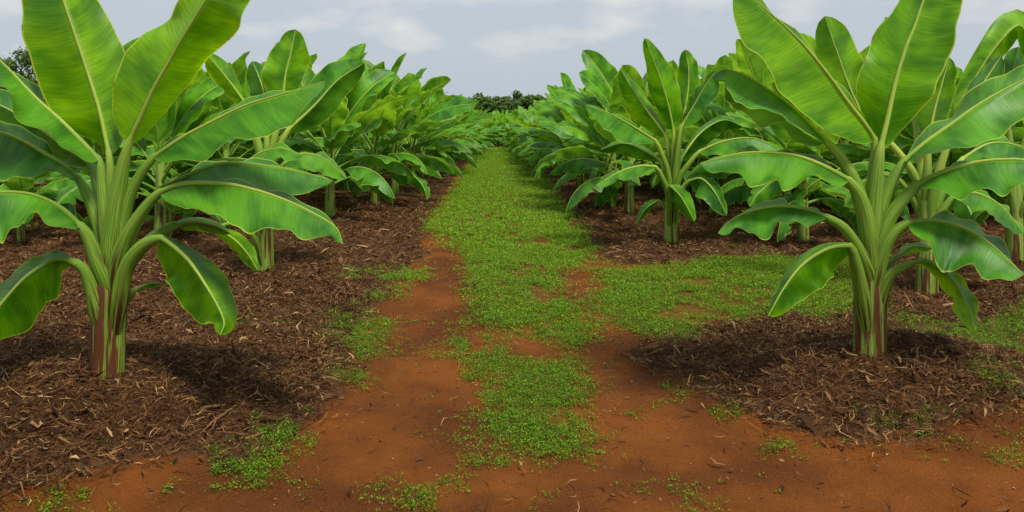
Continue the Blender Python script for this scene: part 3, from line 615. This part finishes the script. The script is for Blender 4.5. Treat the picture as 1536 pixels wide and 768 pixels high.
# ------------------------------------------------------------ generic plants for the rows
def gen_curve(az, e0, Lp, Lb, droop, bend, h0, n_p, n_b):
    L = Lp + Lb; n = n_p + n_b; s = np.linspace(0, L, n)
    e = e0 - droop * (s / L) ** 1.4; a = az + bend * (s / L) ** 1.5
    d = np.stack([np.cos(a) * np.cos(e), np.sin(a) * np.cos(e), np.sin(e)], 1)
    P = np.vstack([[0, 0, 0], np.cumsum(d[:-1] * np.diff(s)[:, None], axis=0)]) + np.array([0, 0, h0])
    return P, d, a, e, s
def gen_leaf_arrays(r, f, az, hs, q):
    """f: 0 oldest and lowest .. 1 youngest and upright; q: mesh detail"""
    e0 = math.radians(22 + f * 60 + r.uniform(-7, 7)); droop = math.radians(108 - f * 82 + r.uniform(-15, 15))
    Lb = (.74 + .56 * math.sin(min(1, .25 + f) * 1.9)) * r.uniform(.86, 1.14); Lp = .30 + .1 * r.uniform(0, 1); Wd = (.205 + .06 * min(1, f * 1.5)) * r.uniform(.9, 1.12)
    h0 = hs * (.42 + .53 * f)
    nb = {3: 26, 2: 16, 1: 9, 0: 6}[q]; npp = {3: 8, 2: 5, 1: 3, 0: 2}[q]
    P, d, a, e, s = gen_curve(az, e0, Lp, Lb, droop, r.uniform(-.5, .5), h0, npp, nb)
    M = P[npp:]; T = d[npp:]; u = np.linspace(0, 1, nb)
    S = np.stack([-np.sin(a[npp:]), np.cos(a[npp:]), np.zeros(nb)], 1); Nn = np.cross(T, S)
    Nn = np.where(Nn[:, 2:3] < 0, -Nn, Nn)
    tw = r.uniform(-.8, .8) * (0.4 + u); S2 = S * np.cos(tw)[:, None] + Nn * np.sin(tw)[:, None]; N2 = Nn * np.cos(tw)[:, None] - S * np.sin(tw)[:, None]
    w = Wd * np.clip(np.sin(np.pi * np.clip(u, 0, 1) ** .85), 0, 1) ** .55; w[0] = .012; w[-1] = 0.003
    ph = [math.radians(58 - f * 78 + r.uniform(-18, 18)) for _ in range(2)]
    pa = ph[0] * np.minimum(1, .3 + u * 1.4); pb = ph[1] * np.minimum(1, .3 + u * 1.4)
    A = M + S2 * (w * np.cos(pa))[:, None] - N2 * (w * np.sin(pa))[:, None]
    B = M - S2 * (w * np.cos(pb))[:, None] - N2 * (w * np.sin(pb))[:, None]
    bl = blade(M, A, B, {3: 5, 2: 3, 1: 2, 0: 1}[q], -.08, .034, int(r.integers(1e6)), tears=int(r.integers(0, 4)) if (q >= 2 and f < .8) else 0)
    rb = .010; R = np.concatenate([np.linspace(.027, .012, npp + 1), np.linspace(.012, .0025, nb - 1)])
    st = tube(P, R, {3: 8, 2: 6, 1: 4, 0: 3}[q], 0, 0, y0=.42)
    return bl, st
def gen_plant(seed, q, parts=True, nl=17):
    """local plant leaning its tall leaves to +X; q detail level"""
    r = np.random.default_rng(seed); hs = r.uniform(.95, 1.12)
    data = []
    for i in range(nl):
        f = i / (nl - 1); az = i * 2.4 + r.uniform(-.35, .35) + seed
        az = math.atan2(math.sin(az), math.cos(az) + (.55 if f > .5 else .15))
        data.append((*gen_leaf_arrays(r, f, az, hs, q), f < .62))
    k = {3: 16, 2: 10, 1: 6, 0: 4}[q]; n = {3: 12, 2: 8, 1: 4, 0: 2}[q]
    z = np.linspace(-.08, hs * .95, n); stm = tube(np.stack([0 * z, 0 * z, z], 1), np.linspace(.088, .050, n), k, seed, .08 if q > 1 else 0)
    return data, stm
def sucker(seed, q):
    r = np.random.default_rng(seed); parts = []; c = np.array([r.uniform(-.35, .35), r.uniform(-.35, .35), 0])
    for i in range(7):
        b, st = gen_leaf_arrays(r, .15 + i / 8, i * 2.4 + seed, .7, q)
        for a_, mi in ((b, 3), (st, 1)): parts.append(((a_[0] * .42 + c, a_[1], a_[2]), mi))
    stm = tube(np.array([[0, 0, -.05], [0, 0, .15], [0, 0, .34]]) + c, [.035, .03, .02], 6); parts.append((stm, 2))
    return merge(parts)
class Proto: pass
def proto_full(seed):                       # parts: pseudostem, leaf > midrib
    p = Proto(); d, stm = gen_plant(seed, 3); v, q, u, mi = sucker(seed, 1); p.suck = mesh_np('sucker', v, q, uv=u, mats=[M_MID, M_RIB, M_STEM, M_OLD], midx=mi)
    p.stem = mesh_np('pseudostem', stm[0], stm[1], uv=stm[2], mats=[M_STEM])
    p.leaves = [(mesh_np('leaf', b[0], b[1], uv=b[2], mats=[M_OLD if ol else M_MID]), mesh_np('midrib', s[0], s[1], uv=s[2], mats=[M_RIB])) for b, s, ol in d]
    return p
def proto_mid(seed):
    p = Proto(); d, stm = gen_plant(seed, 2); v, q, u, mi = sucker(seed, 0); p.suck = mesh_np('sucker', v, q, uv=u, mats=[M_MID, M_RIB, M_STEM, M_OLD], midx=mi)
    p.stem = mesh_np('pseudostem', stm[0], stm[1], uv=stm[2], mats=[M_STEM]); p.leaves = []
    for b, s, ol in d:
        v, q, u, mi = merge([(b, 0), (s, 1)]); p.leaves.append((mesh_np('leaf', v, q, uv=u, mats=[M_OLD if ol else M_MID, M_RIB], midx=mi), None))
    return p
def proto_far(seed, q=1):
    d, stm = gen_plant(seed, q, nl=13)
    sk = sucker(seed, 0)
    V, Q, U, Mi = merge([(stm, 2)] + [(b, 3 if ol else 0) for b, s, ol in d] + [(s, 1) for b, s, ol in d])
    return np.concatenate([V, sk[0]]), np.concatenate([Q, sk[1] + len(V)]), np.concatenate([U, sk[2]]), np.concatenate([Mi, sk[3]])
FULL = [proto_full(s) for s in (101, 102, 103, 104, 105, 106, 107)]
MID = [proto_mid(s) for s in (201, 202, 203, 204, 205, 206)]
FARA = [proto_far(s) for s in (301, 302, 303, 304, 305)]
FAR = [mesh_np('banana_plant', v, q, uv=u, mats=[M_MID, M_RIB, M_STEM, M_OLD], midx=mi) for v, q, u, mi in FARA]

def put(x, y, sc, rz, label, lod, group='banana plants in the field', suck=False):
    z = float(gz(x, y))
    if lod == 2:
        o = bpy.data.objects.new('banana_plant', rnd.choice(FAR)); COL.objects.link(o)
    else:
        pr = rnd.choice(FULL if lod == 0 else MID)
        o = bpy.data.objects.new('banana_plant', None); COL.objects.link(o)
        link('pseudostem', pr.stem, o)
        if suck: link('sucker', pr.suck, o)
        for a, b in pr.leaves:
            l = link('leaf', a, o)
            if b: link('midrib', b, l)
    o.location = (x, y, z); o.rotation_euler = (0, 0, rz); o.scale = (sc, sc, sc)
    tag(o, label, 'banana plant', group); return o

def row_x(y, side):
    t = np.interp(y, [0, 12.5, 15, 18, 24, 31, 36, 60], [2.55, 2.55, 2.15, 2.0, 1.45, 1.05, .9, .9] if side < 0 else [2.3, 2.1, 1.95, 1.65, 1.40, 1.0, .9, .9])
    return float(t)
ORD = ['first','second','third','fourth','fifth','sixth','seventh','eighth','ninth','tenth','eleventh','twelfth','thirteenth','fourteenth','fifteenth','sixteenth','seventeenth','eighteenth','nineteenth','twentieth','twenty-first','twenty-second','twenty-third','twenty-fourth','twenty-fifth','twenty-sixth']
cand = []
fixed = {(-1, 0): [(-2.62, 12.4), (-2.20, 14.1), (-2.1, 16.0), (-1.95, 17.9)], (1, 0): [(2.08, 12.9), (1.98, 14.6), (2.3, 16.2), (1.75, 17.6)],
         (1, 1): [(3.85, 10.2), (4.1, 12.3)], (1, 2): [(5.85, 11.0)], (-1, 1): [(-4.35, 10.3), (-4.3, 12.6)]}
for side in (-1, 1):
    for k in range(0, 26):
        pts = list(fixed.get((side, k), []))
        y = (pts[-1][1] + 1.9) if pts else 6.2 + 1.1 * (k % 2) + rnd.uniform(0, .5)
        while y < 52:
            x = side * (row_x(y, side) + k * 1.80) + rnd.uniform(-.22, .22)
            pts.append((x, y)); y += rnd.uniform(1.05, 1.5) * (1.3 if y < 11 else 1)
        vis = []
        for x, y in pts:
            px, py = to_px(x, y)
            if -130 < px < 1670 and y > 6: vis.append((x, y))
        if k == 0 : vis = [p for p in vis if not (8 < p[1] < 11.6)]
        for j, (x, y) in enumerate(vis): cand.append((y, x, side, k, j))
# plants that close off the end of the track
for j in range(14):
    cand.append((34.5 + rnd.uniform(0, 9), rnd.uniform(-.9, .9), 0, 0, j))
cand.sort()
print('candidates', len(cand))
LOOKS = ['leafy', 'tall', 'broad-leaved', 'dense', 'slender', 'spreading', 'bushy']
used = {}
for n_i, (y, x, side, k, j) in enumerate(cand[:292]):
    lean = 0 if side < 0 else math.pi
    sc = rnd.uniform(.92, 1.08) * np.interp(y, [8, 10, 12.5, 17, 21, 26, 34, 50], [.86, .93, 1.06, 1.0, .88, .77, .68, .63]) * (.92 if side > 0 and k == 0 else 1) * (.66 if (side < 0 and to_px(x, y)[0] < 120) else 1) * (.8 if side == 0 else 1)
    rz = lean + rnd.uniform(-.9, .9)
    sd = 'left' if side < 0 else 'right'
    lod = 0 if y < 14.2 else 1 if y < 25 else 2
    if side and (y < 25 or k <= 3):
        o_ = ORD[min(j + (2 if k == 0 else 1 if (side > 0 and k in (1, 2)) else 0), len(ORD) - 1)]
        rw = f'{sd} row beside the track' if k == 0 else f'{ORD[k]} row {sd} of the track'
        lab = f'banana plant {o_} from the front in the {rw}'; grp = 'banana plants in the field'
    elif side:
        lab = f'distant small banana plant packed among others {sd} of the grassy track'; grp = f'distant banana plants {sd} of the track'
    else:
        lab = 'distant small banana plant closing off the far end of the grassy track'; grp = 'banana plants at the end of the track'
    put(x, y, float(sc), rz, lab, lod, grp, suck=(k > 0 and rnd.random() < .75))

# the rest of the plantation, too far and too many to count
def far_field():
    r = np.random.default_rng(5); lows = [proto_far(s, 0) for s in (401, 402, 403, 404)]
    parts = []
    pts = [(c[1], c[0]) for c in cand[292:]]
    y = 52.0
    while y < 84:
        for x in np.arange(-.62 * y, .68 * y, 2.3): pts.append((x + r.uniform(-.6, .6), y + r.uniform(-.6, .6)))
        y += 2.4
    V, Q, U, Mi = [], [], [], []; o = 0
    for x, y in pts:
        v, q, u, mi = lows[int(r.integers(4))]; a = r.uniform(0, 6.28); s = r.uniform(.54, .66)
        c, sn = math.cos(a), math.sin(a)
        w = np.stack([(v[:, 0] * c - v[:, 1] * sn) * s + x, (v[:, 0] * sn + v[:, 1] * c) * s + y, v[:, 2] * s], 1)
        V.append(w); Q.append(q + o); U.append(u + np.array([r.uniform(0, 5), 0])); Mi.append(mi); o += len(v)
    me = mesh_np('banana_field', np.concatenate(V), np.concatenate(Q), uv=np.concatenate(U), mats=[M_MID, M_RIB, M_STEM, M_OLD], midx=np.concatenate(Mi))
    tag(link('banana_field', me), 'far part of the banana plantation seen as one green mass', kind='stuff')
far_field()

# ------------------------------------------------------------ trees on the skyline
M_BARK, tb = new_mat('bark'); pb = N(tb, 'ShaderNodeBsdfPrincipled'); nb_ = noise(tb, None, 6, 5)
ln(tb, mix(tb, nb_, (.05, .035, .022), (.16, .12, .08)), pb.inputs['Base Color']); pb.inputs['Roughness'].default_value = .9
ln(tb, pb.outputs[0], N(tb, 'ShaderNodeOutputMaterial').inputs[0])
M_TREE = rand_mat('tree_foliage', [(0, (.045, .090, .016)), (.5, (.080, .150, .028)), (1, (.14, .22, .04))], .6, .25)
def tree(x, y, h, wd, label, group, seed, nleaf=5000, ls=.22):
    r = np.random.default_rng(seed)
    root = bpy.data.objects.new('tree', None); COL.objects.link(root); root.location = (x, y, float(gz(x, y)))
    tag(root, label, 'tree', group)
    nC = 34; th = h * .38
    ang = r.uniform(0, 6.28, nC); rad = np.sqrt(r.uniform(0, 1, nC)) * wd * .42; cz = h * (.20 + .68 * r.uniform(0, 1, nC) * (1 - .35 * (rad / (wd * .42)) ** 2))
    C = np.stack([np.cos(ang) * rad, np.sin(ang) * rad, cz], 1); cr_ = r.uniform(.09, .19, nC) * wd
    v = [tube([(0, 0, -.2), (r.uniform(-.1, .1), 0, th * .6), (0, 0, th), (.1, 0, h * .75)], [h * .035, h * .027, h * .022, h * .006], 8)]
    for i in range(0, nC, 3):
        z0 = th * r.uniform(.7, 1.2); v.append(tube([(0, 0, z0), C[i] * np.array([.5, .5, 0]) + np.array([0, 0, (z0 + C[i, 2]) / 2 + .1]), C[i]], [h * .012, h * .008, h * .003], 5))
    V, Q, U, Mi = merge([(a, 0) for a in v]); link('trunk', mesh_np('trunk', V, Q, uv=U, mats=[M_BARK]), root)
    k = r.integers(0, nC, nleaf); d = r.normal(0, 1, (nleaf, 3)); d /= np.linalg.norm(d, axis=1)[:, None]
    rr = cr_[k] * r.uniform(.35, 1.12, nleaf) ** .6 * (1 + .25 * r.normal(0, 1, nleaf) * 0.5)
    Pc = C[k] + d * rr[:, None] * np.array([1, 1, .78])
    s = ls * r.uniform(.6, 1.3, nleaf); a = r.normal(0, 1, (nleaf, 3)); a /= np.linalg.norm(a, axis=1)[:, None]; b = np.cross(a, d + .01); b /= np.linalg.norm(b, axis=1)[:, None] + 1e-6
    L = np.stack([Pc - a * s[:, None], Pc + b * (s * .5)[:, None], Pc + a * s[:, None], Pc - b * (s * .5)[:, None]], 1)
    link('crown', mesh_np('crown', L.reshape(-1, 3), np.arange(nleaf * 4).reshape(-1, 4), mats=[M_TREE], smooth=False), root)
for i, (px, top, wpx, Y) in enumerate([(704,147,32,112),(724,141,32,110),(748,146,24,116),(762,143,24,108),(778,137,32,112),(800,140,30,115),(820,139,34,110)]):
    tree((px - VX) * Y / F, Y, (H + (VY - top) * Y / F) * 1.10, wpx * Y / F * 1.45,
         f'{ORD[i]} tree from the left in the dark row on the skyline beyond the track', 'trees on the skyline', 600 + i, 2600, .24)
for i, (px, top, wpx, Y, lb) in enumerate([(22,74,74,62,'dark green tree above the plantation at the left edge, the tallest'), (58,104,52,64,'lower dark green tree just right of the tallest one at the left edge'), (-26,92,70,60,'dark green tree cut by the left edge of the view')]):
    tree((px - VX) * Y / F, Y, (H + (VY - top) * Y / F) * 1.10, wpx * Y / F * 1.5, lb, 'trees at the left edge', 700 + i, 9000, .15)
print('objects', len(bpy.data.objects))
